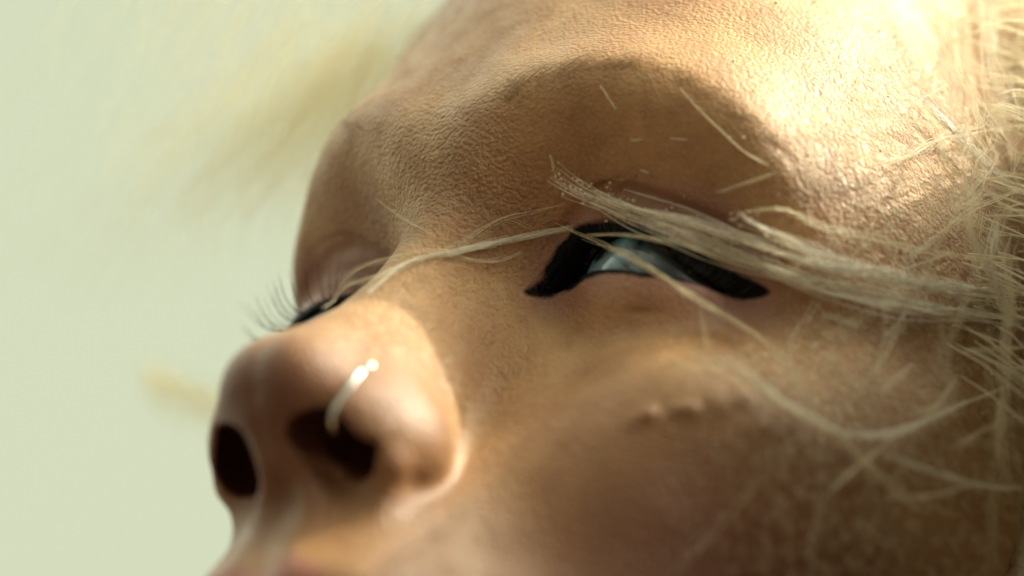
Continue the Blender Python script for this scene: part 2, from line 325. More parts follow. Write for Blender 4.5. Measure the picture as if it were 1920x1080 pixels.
Av=np.c_[ax,v[:,1]+np.where(v[:,0]<0,lid_curves(ax,1)[1]-up,0)]; wob=1+.18*np.sin(v[:,0]*2.3)+.1*np.sin(v[:,0]*5.1+1)
k1=pdist(Av,[(15,-1.5),(17.0,2.4),(19.3,4.1),(24,4.5),(29.6,3.2),(36,0),(41,-1.6),(44.5,-2.1),(47.5,-2.7)],[.7,1.0,1.4,1.3,1.0,1.1,1.3,1.0,.4])
k2=pdist(Av,[(12.6,-6.0),(14.5,-4.6),(16.5,-1.5)],[.5,1.3,1.9])
k3=pdist(Av,[(18,-3.3),(27,-4.3),(33,-5.4),(38,-4.8),(43.5,-3.1),(46.5,-3.1)],[1.0,.95,.9,1.0,1.0,.4])
k4=pdist(Av,[(33,-2.6),(38,-3.0),(43,-2.9)],[1.5,2.0,1.3])
kd=np.minimum(np.minimum(k1,k2),np.minimum(k3,k4)); kd=np.where((v[:,1]<up)&(v[:,1]>lo)&(ax<46)&(ax>14),0.3,kd); kd=np.where((r<28)&(v[:,2]>-34),kd,4.0)
for _ in range(3):
    sm_=np.zeros(len(v)); cn_=np.zeros(len(v))
    for q_ in range(4): np.add.at(sm_,f[:,q_],kd[f[:,(q_+1)%4]]); np.add.at(cn_,f[:,q_],1)
    kd=.4*kd+.6*sm_/cn_
kohl=np.clip(1-kd/4,0,1)      # 0.75 is one stroke width
pink=nearE*ss(-13,-5,v[:,1])
rough=np.exp(-((v[:,0]/14)**2+((v[:,1]-6)/14)**2))*1.0+.5*np.exp(-((ax-12)/9)**2-((v[:,1]+2)/10)**2)
rough=np.clip(rough+.25+.7*np.exp(-(((ax-9)/8)**2+((v[:,1]+18)/14)**2)),0,1)
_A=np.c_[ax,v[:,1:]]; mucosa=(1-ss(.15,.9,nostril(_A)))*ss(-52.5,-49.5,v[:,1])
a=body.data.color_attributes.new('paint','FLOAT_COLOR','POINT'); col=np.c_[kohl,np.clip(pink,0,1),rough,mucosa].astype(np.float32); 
if len(body.data.vertices)==len(v): a.data.foreach_set('color',col.ravel())
tone=np.clip(np.exp(-(((v[:,0])/19)**2+((v[:,1]+47)/13)**2))*ss(-2,4,v[:,2]) + 1.0*np.exp(-((ax-48)/24)**2-((v[:,1]+52)/24)**2),0,1)  # ruddy nose and lower cheek, darkened further to paint in their shade
lips=(1-ss(.85,1.05,np.hypot(v[:,0]/23,(v[:,1]+75)/8.5)+.12*np.cos(v[:,0]*.5)*(v[:,1]>-75)))*(v[:,2]>-25)
dust_sun=ss(40,62,ax)*.8+1.0*np.exp(-(((v[:,0]-50)/9)**2+((v[:,1]+19)/5.5)**2))+.8*np.exp(-(((v[:,0]-9)/5)**2+((v[:,1]+31)/7)**2))+.35*np.exp(-((v[:,0]/12)**2+((v[:,1]-8)/14)**2)); dust_sun=np.clip(dust_sun,0,1)  # dusty temple and brow; cheek and nose-side spots stand in for sunlight
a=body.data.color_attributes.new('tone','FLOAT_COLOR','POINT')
if len(body.data.vertices)==len(v): a.data.foreach_set('color',np.c_[tone,dust_sun,lips,np.ones(len(v))].astype(np.float32).ravel())
# unseen dark cloth over the shoulders, added to cut bounce light
vn=np.zeros(len(body.data.vertices)*3,np.float32); body.data.vertices.foreach_get('normal',vn); vn=vn.reshape(-1,3)
if len(vn)==len(v):
    top=-112+10*np.sin(np.arctan2(v[:,0],v[:,2]+100)*3); m_=v[:,1]<top; fk=m_[f].all(1); ids=np.unique(f[fk]); mp=-np.ones(len(v),int); mp[ids]=np.arange(len(ids))
    off=7+2.2*np.sin(v[ids,0]*.11+v[ids,1]*.05)+1.8*np.sin(v[ids,2]*.17+v[ids,1]*.09); off=off*ss(0,8,top[ids]-v[ids,1])+.5
    ck=NB('dark_cloth'); cco=ck.n('TexCoord').outputs['Object']; ck.l(ck.ramp(ck.noise(cco,90,5),[(.3,(.02,.016,.013)),(.7,(.05,.04,.03))]),ck.b.inputs['Base Color']); ck.b.inputs['Roughness'].default_value=.95
    cl=link_mesh('added_cloak',W(v[ids])+vn[ids]*off[:,None]*S,mp[f[fk]],ck.m,per)
# eyes
def sphere(c,r,nu=64,nv=48,gaze=None,bulge=None):
    # pole along gaze
    gz=np.array(gaze,float); gz/=np.linalg.norm(gz); u=np.cross([0,1,0],gz); u/=np.linalg.norm(u); w=np.cross(gz,u)
    V=[];F=[]
    for i in range(nv+1):
        th=math.pi*(i/nv)**1.25
        rr=r
        if bulge: 
            a=th/math.radians(30); rr=r+bulge*max(0,1-a*a)**1.2
        n=1 if i in(0,nv) else nu
        for j in range(nu):
            ph=2*math.pi*j/nu; V.append(np.array(c)+rr*(math.cos(th)*gz+math.sin(th)*(math.cos(ph)*u+math.sin(ph)*w)))
    for i in range(nv):
        for j in range(nu):
            F.append((i*nu+j,(i+1)*nu+j,(i+1)*nu+(j+1)%nu,i*nu+(j+1)%nu))
    return np.array(V),np.array(F)
GAZE=np.array([-0.31,0.20,0.92])
def eye_mat():
    k=NB('eyeball'); co=k.n('Attribute',attribute_name='iris').outputs['Color']; sp=k.n('SeparateColor'); k.l(co,sp.inputs[0])
    rad=sp.outputs[0]; ang=sp.outputs[1]
    oc=k.n('TexCoord').outputs['Object']
    st=k.noise(oc,1600,3,.6)
    c=k.ramp(rad,[(0,(.004,.004,.005)),(.10,(.004,.004,.005)),(.13,(.09,.18,.24)),(.30,(.24,.40,.48)),(.41,(.09,.17,.23)),(.48,(.006,.012,.02)),(.56,(.07,.10,.115)),(1,(.05,.05,.05))])  # eye white kept dark: shade between the lids is put into its colour
    c=k.mixc(k.math('MULTIPLY',k.ramp(st,[(.4,(0,0,0)),(.65,(1,1,1))]),.4),c,(.03,.06,.09))
    k.l(c,k.b.inputs['Base Color']); k.b.inputs['Roughness'].default_value=.12; k.b.inputs['Coat Weight'].default_value=1; k.b.inputs['Coat Roughness'].default_value=.03
    return k.m
em=eye_mat()
for s in (1,-1):
    c=EYE*np.array([s,1,1]); V,F=sphere(c,ER,gaze=GAZE,bulge=.7)
    o=link_mesh('eyeball',W(V),F,em,per)
    gz=GAZE/np.linalg.norm(GAZE); d=(V-c); th=np.arccos(np.clip((d@gz)/np.linalg.norm(d,axis=1),-1,1))/math.radians(60)
    a=o.data.color_attributes.new('iris','FLOAT_COLOR','POINT'); a.data.foreach_set('color',np.c_[np.clip(th,0,1),np.zeros((len(V),2)),np.ones(len(V))].astype(np.float32).ravel())
# ------------------------------------------------------------------ hair
#<STRANDS>
STRANDS=[
 ([(18.9,9,-1.6),(23.1,7.4,-5.7),(29.5,4.7,-8.9),(36.6,1.8,-10.9),(41.7,0.7,-15.3),(47.8,-0.5,-19.6),(52.6,-1.6,-23),(58.4,-0.9,-28.5),(63.5,0.8,-35.4),(67.6,4.1,-43.6),(72,11.5,-56.2)],24,1.9,0.072,0.75),
 ([(20.7,7.8,-3.2),(29.9,5.4,-8),(38.6,3.3,-11.6),(46.4,1.7,-16.4),(52.1,0.2,-19.8),(57.9,0.9,-25.5),(63.7,3.6,-33.8),(68.6,7.7,-44),(72.2,13.6,-55)],17,1.6,0.072,0.75),
 ([(45.1,4.3,-12.7),(49.5,2.4,-15.4),(53.9,0.8,-19.6),(57.7,0.7,-24.2),(62.2,2.8,-30.1),(67.5,6.6,-39.5),(72.5,14.9,-53.9)],13,1.2,0.068,0.75),
 ([(38.5,2.5,-13.8),(43.6,1.1,-18.4),(48.7,-0.6,-21.4),(52.7,-1.4,-24.3)],12,0.8,0.076,0.45),
 ([(46.6,5.7,-14.4),(50.6,5.9,-15.3),(53.1,6.1,-17.3),(54.9,5.8,-20)],8,0.3,0.065,0.42),
 ([(60.8,-0.2,-30.5),(65.6,1.7,-37.9),(69,5.4,-45.7),(72.4,10.5,-55.7)],12,0.9,0.085,0.45),
 ([(54.1,-4.9,-28),(56.3,-4.9,-29.8),(58.4,-5,-31.8)],9,0.5,0.072,0.42),
 ([(17.9,5,-9.5),(13.8,2.7,-7),(9.6,-0.1,-4),(7.1,-3.7,-0.5),(5.1,-7.7,3.5),(2.7,-11.9,6.7),(2.4,-18.5,10.3),(2.8,-20.5,11.3)],11,0.28,0.04,0.53),
 ([(19.2,4.4,-9.4),(14.5,2.7,-7.5),(10.2,0,-4.6),(7.6,-3.8,-1.3),(6.4,-6.9,1.5)],14,0.3,0.043,0.53),
 ([(14.4,2.9,-7.4),(9.6,-0.7,-4.3),(6.8,-4.7,0.1),(4.3,-7.1,4),(0.8,-9,6.1),(-2.9,-11,7.7),(-5.8,-13.4,8.2),(-8.4,-17.1,7.1)],5,0.3,0.036,0.73),
 ([(10.2,-0.1,-4.7),(7.5,-3.3,-1.2),(5.9,-6.9,2.2),(3.3,-10,5.6),(0.1,-14.9,8.8),(-3.3,-16.8,10.1),(-4.9,-18.7,9.8),(-0.8,-25.6,15.4)],5,0.25,0.036,0.73),
 ([(13.9,3.2,-6.7),(11,3.2,-3.5),(8.2,0.4,-1.5),(6.9,-2.4,-0.2),(5.7,-6,2.2)],3,0.2,0.036,0.63),
 ([(18.9,7,-6.3),(14.4,5.3,-4.9),(10.4,2.9,-3),(7.9,-0.6,-1.5),(6.7,-3.9,0.2),(5.4,-10.5,4.2)],3,0.3,0.036,0.63),
 ([(-13.8,10,0.1),(-8.8,5.8,0.8),(-1.5,-0.1,3.3),(3.8,-3.4,2.9)],3,0.1,0.043,0.21),
 ([(5.4,-5.8,1.9),(7.4,-4.7,-2),(9.5,-2.8,-5.5),(11.9,-0.1,-7.3)],5,0.3,0.036,0.63),
 ([(18.4,11.8,-0.4),(18.5,11,-1.4),(18.3,10.1,-2.5)],5,0.15,0.065,0.21),
 ([(17.5,4.1,-6.8),(20.3,3,-9),(23.3,1.9,-10.9),(30.9,-4,-8),(34,-6,-9.1),(37.2,-7.6,-11.4),(40.4,-8.8,-15.2),(43.1,-9.6,-18.8),(47,-11.7,-20.7),(48.9,-12.9,-21)],9,0.22,0.054,0.53),
 ([(22.1,2.5,-9.4),(27.2,1.3,-9.4),(33.8,-1,-8.9),(38.7,-1.1,-11.8),(41.9,-0.9,-15.6),(46.9,-1.1,-19.9)],6,0.2,0.043,0.32),
 ([(40.5,-8.8,-16.6),(41.9,-13,-17.8),(45.8,-19.6,-15)],3,0.3,0.036,0.42),
 ([(34.9,-6.2,-9.3),(40,-8.6,-14.2),(44.5,-10.2,-19.7),(51.6,-15.7,-20.5),(57.5,-22.2,-22),(59.9,-26.7,-25.5)],8,0.3,0.054,0.63),
 ([(61.8,-27.8,-25.6),(64.3,-15.4,-29.3),(64.9,-2.6,-33.8),(67.2,9.9,-35.2),(68.3,20,-36.7)],5,0.4,0.05,1.05),
 ([(53.6,4.9,-15.3),(57.7,5,-21),(61.3,6.8,-27),(65.7,9.8,-34.7),(72,19.7,-53.4)],6,0.6,0.05,1.05),
 ([(47.3,-20.8,-14.4),(51.6,-23.7,-15.9),(54.8,-25.9,-18.7),(57.8,-26.5,-22.9),(60.6,-26.8,-27.5),(62.9,-25.7,-31),(65.2,-23.2,-34.7),(67.6,-18.4,-39.3),(69.7,-11.9,-45),(72,-1.5,-54.8)],14,0.45,0.065,0.73),
 ([(51.6,-23.1,-15.4),(55.6,-26.4,-19),(59.1,-27.1,-24),(61.4,-27.5,-27.9),(62.7,-28.9,-30.8),(64.9,-29.9,-35.3),(66.9,-31.1,-40.1),(68.4,-31.9,-44.1)],9,0.5,0.065,0.63),
 ([(61,-37.9,-28.6),(63.6,-33.7,-29.4),(66.1,-29.3,-31),(67.9,-25.2,-32.7),(70.1,-19.7,-36.5),(71.2,-9.2,-40.9)],6,0.4,0.065,0.42),
 ([(67,-28.6,-32.3),(69.1,-28.2,-36.3),(71,-27.2,-40.6),(72.9,-25.9,-45.1),(74.9,-23.5,-50.5),(76.8,-20.2,-56.2)],12,0.5,0.072,0.63),
 ([(66.6,-33.9,-35.1),(69.7,-31.3,-39.7),(72.1,-28,-43.8),(74.2,-23.4,-48.4)],6,0.5,0.058,0.84),
 ([(72.7,-22.7,-40.9),(74,-17.3,-45),(75.4,-12.6,-49.4),(76.5,-9.1,-53.3)],5,0.4,0.065,0.63),
 ([(63.1,79.8,-47.7),(60.8,65.3,-59),(57.9,54.6,-66.2),(55.5,44,-73.8),(53.7,33.7,-81.8),(51.6,21.2,-91.4),(49.8,9.5,-100.6),(46.6,-4.6,-110.7)],3,0.6,0.043,1.89),
 ([(66,71.3,-39.2),(62.7,56.9,-49.5),(60.9,46.7,-57.3),(58.6,36.4,-64.7),(57.3,26.4,-72.8),(55.6,14.4,-82.4),(53.9,3,-91.4),(50.7,-10.8,-101.2)],3,0.6,0.043,1.89),
 ([(69.6,60.6,-28.4),(67.5,46.9,-39.1),(66.2,37.2,-46.9),(65.5,27.6,-55.1),(63.4,17.7,-62.4),(61,5.8,-71.2),(59.3,-5.3,-79.9),(56.2,-18.7,-89.4)],3,0.6,0.043,1.89),
 ([(72.1,65.8,-35),(68.9,51.6,-45.2),(66.4,41.5,-52.3),(63.4,31.2,-59.2),(62.4,21.5,-67.3),(61,9.7,-76.9),(59.3,-1.5,-85.7),(56.2,-15,-95.4)],3,0.6,0.043,1.89),
 ([(75.5,43.9,-11.8),(77.9,24,-15.2),(78.8,12.2,-19.6),(80.1,0.9,-24.3),(81.9,-11.7,-27.1),(83.2,-25.4,-31.3),(83.1,-37,-36.6),(81.7,-50.1,-42.7)],3,0.6,0.043,1.89),
 ([(78.3,48.1,-17.4),(80.9,25.6,-18),(82.2,14.2,-23),(83.6,1.8,-26.4),(87.6,-14.5,-24.6),(89.7,-29.7,-26.6),(89,-40.2,-32.8),(86.6,-52,-40.6)],3,0.6,0.043,1.89),
 ([(61.4,38.2,-29.5),(64.3,35.5,-35.7),(66.9,33.4,-42.4),(68.4,33,-47.1),(70,33.5,-53.2)],14,0.5,0.065,1.05),
 ([(52.9,68.5,-31.7),(60.8,53.3,-32.8),(66,42.8,-39.1),(68.8,39.2,-46.1),(70.8,37.1,-52.3)],9,1.6,0.05,1.26),
 ([(57.7,79.6,-45.7),(62.6,62.1,-43.5),(68.2,45.7,-43.2),(70.9,37.7,-49)],11,2.2,0.05,1.47),
 ([(65.3,44.5,-34.4),(68.7,35.2,-39.9),(69.8,32.6,-42.3),(69.6,25.4,-38.6),(69.4,20.9,-36.8)],6,0.5,0.065,1.05),
 ([(58.3,17.4,-15),(61.7,18,-21.9),(63.7,22.3,-27.1),(64.8,30.2,-32.9),(66.2,37.4,-40.6),(68,46.7,-51.1)],6,0.35,0.058,0.84),
 ([(64.1,4.3,-31),(66.4,10.1,-33.2),(68.3,16,-36.2),(69.6,23.9,-41.9),(70.9,34,-51.1)],6,0.35,0.058,0.63),
 ([(63,4,-31.5),(65.7,8.3,-35.3),(67.7,12.4,-38.7)],5,0.3,0.05,0.63),
 ([(71.2,14.6,-34.5),(72,11.4,-38.4),(72.9,8.9,-42),(73.7,6.7,-44.7),(74.3,2.2,-46.8)],12,0.7,0.065,1.05),
 ([(72.7,19.2,-40.8),(72.8,12.2,-41.1),(73.6,6.4,-44.2),(74.5,4.6,-47.4)],11,0.7,0.065,1.05),
 ([(74.2,18.8,-43.3),(74.1,11,-42.4),(74.8,3.9,-45.1),(75.8,-6.7,-45.7),(76.8,-20,-47.1),(78,-27.4,-51.5)],9,0.6,0.065,1.05),
 ([(3.1,96.1,-111.1),(9.6,96.7,-116.5),(16,97.2,-121.9),(22.4,97.7,-127.4),(29.7,98.9,-133)],26,0.8,0.06,0.3),
 ([(73.1,-8.6,-36.9),(74.3,-4.8,-41.8),(76.4,1.3,-50.1)],8,0.4,0.058,0.63),
 ([(39.6,20,-0.7),(42.1,17.2,-3),(44.8,14.7,-5.8),(47.9,12.2,-8.8),(50.9,10.9,-11.2)],6,0.16,0.058,0.21),
 ([(28,19.8,3.8),(29.1,18.1,2.3),(30,16.8,1)],5,0.12,0.05,0.21),
 ([(37.1,13.7,-4.3),(39.8,13.6,-5.2)],3,0.1,0.043,0.21),
 ([(31,13.6,-2.7),(33,13.6,-3.3)],5,0.1,0.05,0.21),
 ([(31.5,10.6,-6.3),(32.8,10.3,-7.1)],5,0.1,0.05,0.21),
 ([(41.9,7,-10.8),(47.4,7.7,-10.6),(52.9,9.5,-11.4)],3,0.4,0.043,0.42),
 ([(65.1,-20,-29.6),(66.9,-14.9,-32.6),(67.2,-11.4,-34.2)],6,0.3,0.058,0.63),
 ([(68.6,-21.6,-33.4),(70,-18.6,-36.2),(71,-16.2,-38.4)],6,0.3,0.065,0.63),
 ([(59.3,42.8,-31.4),(62.1,41.8,-37.5),(64.7,38.1,-43.1),(66.8,32.5,-47.1),(69.1,31.5,-54.6)],2,0.25,0.043,1.05),
 ([(51.9,43.9,-14.8),(56.5,34.8,-16.1),(59.8,27.1,-18.4),(63,21.6,-23.2),(64.4,15.5,-27)],2,0.25,0.043,1.05),
 ([(58,23.7,-16.2),(60,25,-20.2),(61.5,28.8,-24.8),(63.4,31.4,-30.4),(64.9,33.6,-35.3)],2,0.25,0.043,1.05),
 ([(54.6,70.4,-40.4),(57.2,68.6,-44.5),(59.4,66.7,-48.3),(61.5,67.3,-54),(63.4,62.6,-56.2)],5,0.25,0.043,1.05),
 ([(54,66,-32.7),(59.5,58.5,-36.9),(63,53.3,-39.5),(66.2,51.1,-46.8),(69.4,44.7,-52.3)],3,0.25,0.043,1.05),
 ([(53.4,18.2,-7.5),(55.1,16.8,-9.5),(56.4,14.6,-11.5),(56.9,11.6,-13.4),(57.8,10.2,-16)],2,0.25,0.043,1.05),
 ([(55.6,38.4,-16.8),(59.1,36.5,-21.2),(61.9,34.7,-25.8),(64.9,34,-33.1),(66.9,36.1,-40)],3,0.25,0.043,1.05),
 ([(71.7,-32.6,-15.7),(71.4,-36.6,-19.5),(71.8,-39.5,-23.4),(70.1,-44.9,-25.9),(72.4,-45.7,-30.9)],2,0.25,0.036,1.26),
 ([(68.4,24.1,-42.2),(70.1,23.2,-47.6),(70.5,24.7,-49.4),(71.7,25,-54),(72.9,26.8,-58.7)],2,0.25,0.036,1.26),
 ([(77.2,11,-33.5),(76.7,3.2,-32.3),(76.6,-6.3,-29.5),(76.8,-12.4,-29.1),(76.9,-18.9,-29.4)],3,0.25,0.036,1.26),
 ([(76.9,-28.5,-27.1),(79.4,-27.1,-33.8),(82.7,-24.5,-43.1),(85.4,-24.4,-46.7),(92.4,-26.8,-51)],2,0.25,0.036,1.26),
 ([(73.4,-8.3,-29.3),(74.3,-10.3,-31.1),(74.6,-12.9,-31.8),(74.6,-16,-32.3),(75,-20.4,-33.2)],2,0.25,0.036,1.26),
 ([(72.8,-3.1,-48.1),(73.7,-9.5,-48.8),(74.3,-17.1,-50),(74.3,-22.6,-49.7),(75.1,-27.8,-52.9)],2,0.25,0.036,1.26),
 ([(59.6,-6.6,-19.4),(64.1,-4.6,-21.2),(68.5,-5.5,-23.5),(71.9,2.2,-30.2),(73.7,6.2,-35.7)],2,0.25,0.036,1.26),
 ([(64.2,13.9,-28.2),(60.6,5.3,-25.8),(57.1,-1.2,-24.9),(54.2,-6.9,-25.4),(55.5,-22,-18.4)],3,0.25,0.036,1.26),
 ([(74.8,-7.2,-44.3),(75.9,-3.1,-49.1),(76.2,2.3,-51.7),(76.7,4.9,-53.2),(77.5,7.3,-56.1)],2,0.25,0.036,1.26),
 ([(76.7,30.4,-35.6),(75.8,19.6,-29.5),(74.7,13.1,-25.3),(73.9,6.3,-23.3),(72.7,1,-19.9)],2,0.25,0.036,1.26),
 ([(67.8,-23.4,-6.1),(69.2,-24.6,-8),(71.4,-23.8,-11.9),(71.9,-25.5,-13.8),(73.6,-24.7,-17.9)],3,0.25,0.036,1.26),
 ([(57.7,17.3,-9.9),(59.8,18.2,-13.5),(62.4,19.5,-18.3),(63.8,20.2,-21.5),(65.9,21.3,-27.1)],3,0.25,0.036,1.26),
 ([(70.9,-24.1,-35.6),(68.7,-31.3,-33.9),(67.1,-36,-34.7),(65.4,-39.8,-35),(62.5,-45.6,-35.7)],2,0.25,0.036,1.26),
 ([(65.8,-36.5,-15.4),(61.8,-41.1,-14.4),(57.5,-47,-14.1),(54.4,-51.8,-13.6),(51.9,-60.2,-11.2)],2,0.25,0.036,1.26),
 ([(65.2,48.9,-39.8),(71.6,52.9,-42),(77,56.4,-43.7),(84.2,61.9,-45.2),(89.9,65.4,-47.2)],2,0.25,0.036,1.26),
 ([(72.3,7.3,-34.1),(71.8,-0.8,-32.2),(72.6,-7,-33.4),(72.7,-13.8,-31.4),(72.3,-21.2,-30.7)],2,0.25,0.036,1.26),
 ([(75.3,15.7,-43.5),(75.5,13.3,-43.4),(76,10.2,-45),(75.9,5.3,-44.5),(76.1,0.8,-45.2)],2,0.25,0.036,1.26),
 ([(67.3,4.5,-10.8),(69.1,5.5,-12.8),(70.7,5.7,-15.7),(71.8,7.7,-18),(73.4,10.6,-21.8)],2,0.25,0.036,1.26),
 ([(62.4,-26.6,-21.6),(62,-32.2,-23.3),(61.7,-38.6,-27.9),(59.7,-43.9,-29.9),(59,-48.5,-33.1)],2,0.25,0.036,1.26),
 ([(74.8,-4.8,-53.2),(75.5,0.7,-57.3),(76.1,4.2,-59.6),(76.9,13.3,-63.8),(75.8,22.5,-70.9)],2,0.25,0.036,1.26),
 ([(66.2,-42.2,-19.7),(69.6,-39.1,-22.1),(73.5,-33.2,-24.7),(75.7,-29,-27.5),(78,-22.8,-32.1)],2,0.25,0.036,1.26),
 ([(75.1,-11.5,-26.5),(75.7,-16,-28.9),(75.8,-17.3,-29.3),(76.8,-21,-31.7),(76.3,-24.6,-30.8)],2,0.25,0.036,1.26),
 ([(63.8,3.7,-33.3),(63.3,-2.8,-33.9),(64.2,-11.4,-32.7),(64.7,-19,-31.4),(63.9,-27,-31.1)],2,0.25,0.036,1.26),
 ([(74.9,14,-49.6),(74.7,8.8,-48.1),(75.1,7.6,-49.6),(75,2.9,-49.1),(75,-1.2,-48.8)],3,0.25,0.036,1.26),
 ([(58.8,23.7,-13.3),(59,29.6,-15.7),(59.4,34,-18.1),(59.3,40,-20.8),(58.4,44.9,-22)],2,0.25,0.036,1.26),
 ([(73.1,2.7,-30.5),(71.2,-4.4,-24.8),(70.2,-13.9,-18),(66.7,-20,-14.6),(64.4,-24.9,-13.1)],3,0.25,0.036,1.26),
 ([(75.9,18.5,-37),(76,12.6,-36.6),(76.5,9.9,-38.1),(77.7,8.7,-42.3),(78.7,7.8,-45.8),(78.8,5.2,-46.1)],3,0.3,0.043,1.05),
 ([(71.3,34.3,-33.1),(71.6,31.1,-32.8),(71.3,29.1,-30.9),(71.2,28.1,-30.2),(70.7,22.7,-26.9),(70.4,19.4,-25)],5,0.3,0.043,1.05),
 ([(76.5,24.2,-39.1),(76.3,20.2,-38.1),(76,17.2,-37.4),(75.5,14.9,-35.3),(75.9,12.1,-36.2),(75.2,8.7,-33.4)],2,0.3,0.043,1.05),
 ([(73.6,31.5,-35.9),(74.3,30,-38),(74.5,29.7,-38.8),(74.9,25.9,-39),(75.4,25.4,-40.7),(75.9,24,-42.4)],3,0.3,0.043,1.05),
 ([(70.5,18.8,-16.4),(70.9,19.5,-18.2),(70.7,14,-17.2),(71.4,13,-20.5),(71.8,12,-22.4),(72.6,9.9,-26.1)],2,0.3,0.043,1.05),
 ([(66.8,19.3,-30.7),(67.6,21,-33.4),(68.4,20.2,-35.9),(69,20,-37.8),(70.2,20.6,-42.1),(69.7,19.2,-40)],2,0.3,0.043,1.05),
 ([(69.5,23.6,-25),(69.7,23.1,-25.4),(70.1,22.2,-26.4),(70.2,21.2,-26.5),(70.6,19.3,-27.4),(71.4,18,-30)],5,0.3,0.043,1.05),
 ([(68.4,25,-41.2),(69.1,23,-42.9),(69.3,18.1,-42.6),(69.9,17.2,-44.5),(70,16.8,-44.9),(70.4,14.1,-46)],5,0.3,0.043,1.05),
 ([(73.3,36.5,-34.5),(73.2,36.3,-34),(73.8,38,-37.4),(74.4,38.8,-40.4),(74.7,38.7,-41.5),(75.1,40.3,-43.5)],3,0.3,0.043,1.05),
 ([(71,20.5,-39),(71.9,22.5,-42.7),(72.7,26.4,-46.5),(73.4,29.8,-50.8),(74,33.9,-55.4),(74.7,32.7,-57.1)],3,0.3,0.043,1.05),
 ([(75.6,17.9,-38.7),(76.2,19.8,-40.5),(77.3,19.1,-45),(77.6,19.1,-46.1),(78.2,18.5,-48.4),(78.3,19.2,-48.7)],5,0.3,0.043,1.05),
 ([(69.7,35.5,-39.5),(70.1,31.3,-38.7),(69.9,28.7,-37.1),(70.2,26.3,-37.3),(70.4,24.6,-37.6),(70.2,19.9,-35.5)],5,0.3,0.043,1.05),
 ([(66.8,10.1,-27.9),(66.2,7.1,-28.4),(65.6,2.6,-28.9),(64.4,-0.5,-28.4),(64.5,-6,-28.8),(65.8,-11.8,-27.5)],2,0.3,0.043,1.05),
 ([(72.7,10.6,-23.8),(74.1,11.5,-28.5),(75,17.4,-32.8),(76.1,17.6,-37.1),(77.9,21.1,-43.7),(78.9,24.8,-48.4)],5,0.3,0.043,1.05),
 ([(74.3,36.3,-35.6),(74.6,35.9,-36.7),(75.4,37.4,-40.8),(76,35.9,-42.4),(76.3,37.1,-44.3),(77.6,40.5,-50.3)],3,0.3,0.043,1.05),
 ([(73.4,36.5,-32.9),(73.8,35.3,-33.8),(74.7,37.3,-38.7),(75.9,38.9,-44.2),(76.3,38.3,-45.8),(77.3,38.7,-49.6)],3,0.3,0.043,1.05),
 ([(66.7,31.3,-36.3),(67.6,30.4,-38.8),(67.9,26.8,-38.1),(68.2,24,-38.3),(68.8,20.2,-39.4),(68.7,15.6,-38.2)],5,0.3,0.043,1.05),
 ([(65.8,55.4,-52),(66.3,44.5,-43.7),(66.2,37.9,-40),(65.5,35.7,-36.6),(65,25.5,-30.8),(63.6,21.9,-26.2)],2,0.3,0.043,1.05),
 ([(70.1,30.9,-37.2),(70.1,31.2,-37.7),(70.7,22.8,-37.1),(69.8,15,-32.3),(70,13,-33.7),(68.6,7.7,-32.5)],3,0.3,0.043,1.05),
 ([(64.9,16.5,-24.6),(64.9,13.6,-25.7),(64.9,11.4,-27),(63.5,7.8,-26.6),(64,5.4,-28.8),(63.3,2.2,-28.9)],2,0.3,0.043,1.05),
 ([(72.6,25.8,-24.1),(73.2,27.3,-26.9),(73.3,23.4,-26.3),(74.2,22.5,-29.6),(74.3,19.1,-30.2),(74.6,19.5,-31.2)],2,0.3,0.043,1.05),
 ([(66.4,33.3,-20.8),(67.4,30.7,-22.2),(67.7,29,-22.4),(68.7,26,-24.6),(69.2,23.7,-25.6),(69.8,22,-27.1)],2,0.3,0.043,1.05),
 ([(69.2,34.1,-26.9),(69.6,32.7,-27.7),(71.2,29.5,-32),(71.3,21.7,-30.2),(71.9,18.6,-31.8),(71.8,13,-31.5)],5,0.3,0.043,1.05),
 ([(70,16.2,-20.1),(70.5,19.2,-22.5),(71.4,19,-25.6),(72.3,22.3,-29.7),(73,27.5,-33.8),(73.7,28.7,-36.7)],2,0.3,0.043,1.05),
 ([(70.5,11.4,-25.5),(71.5,10.3,-29.1),(71.8,10.6,-30),(73.2,12.8,-34.5),(74.2,14.4,-38.7),(74.5,14.5,-40)],2,0.3,0.043,1.05),
 ([(72.9,21.7,-32.6),(73,18.7,-32.6),(73,15.2,-32.8),(72.9,11.8,-32.6),(73,8.1,-33.8),(73.5,8,-35.5)],5,0.3,0.043,1.05),
 ([(67.6,15.8,-22.8),(68,14.1,-24.1),(68.3,14,-25),(68.9,13.1,-27),(68.9,11.2,-28.3),(68.8,8.8,-29.8)],2,0.3,0.043,1.05),
 ([(69.5,6.2,-26.4),(69.8,4.2,-27.2),(69.3,0.3,-25.8),(68.2,-2.9,-25.1),(67.9,-3.7,-24.9),(68,-8.7,-23.7)],2,0.3,0.043,1.05),
 ([(69.3,18.6,-33.7),(69.6,16.1,-34.3),(70.5,16.9,-37.6),(70.5,18.6,-38.1),(72,17.8,-43.6),(72.3,17.3,-44.3)],5,0.3,0.043,1.05),
 ([(73.1,37.7,-34.2),(73.9,42.1,-38.8),(74.7,44.3,-43.1),(73.9,54.1,-50.1),(74.1,58.2,-57.5),(74.3,62.9,-62.7)],5,0.3,0.043,1.05),
 ([(64.4,41.7,-34.8),(63.9,41.9,-33.6),(63.6,41.2,-32.7),(63.5,38.2,-30.8),(63.1,36,-28.7),(63.1,33.5,-27.2)],2,0.3,0.043,1.05),
 ([(72.6,35.3,-45.6),(72.6,28.3,-41.7),(71.7,24.1,-37.4),(71.9,23,-37.8),(71.4,18.1,-35),(70.4,13.8,-31.3)],5,0.3,0.043,1.05),
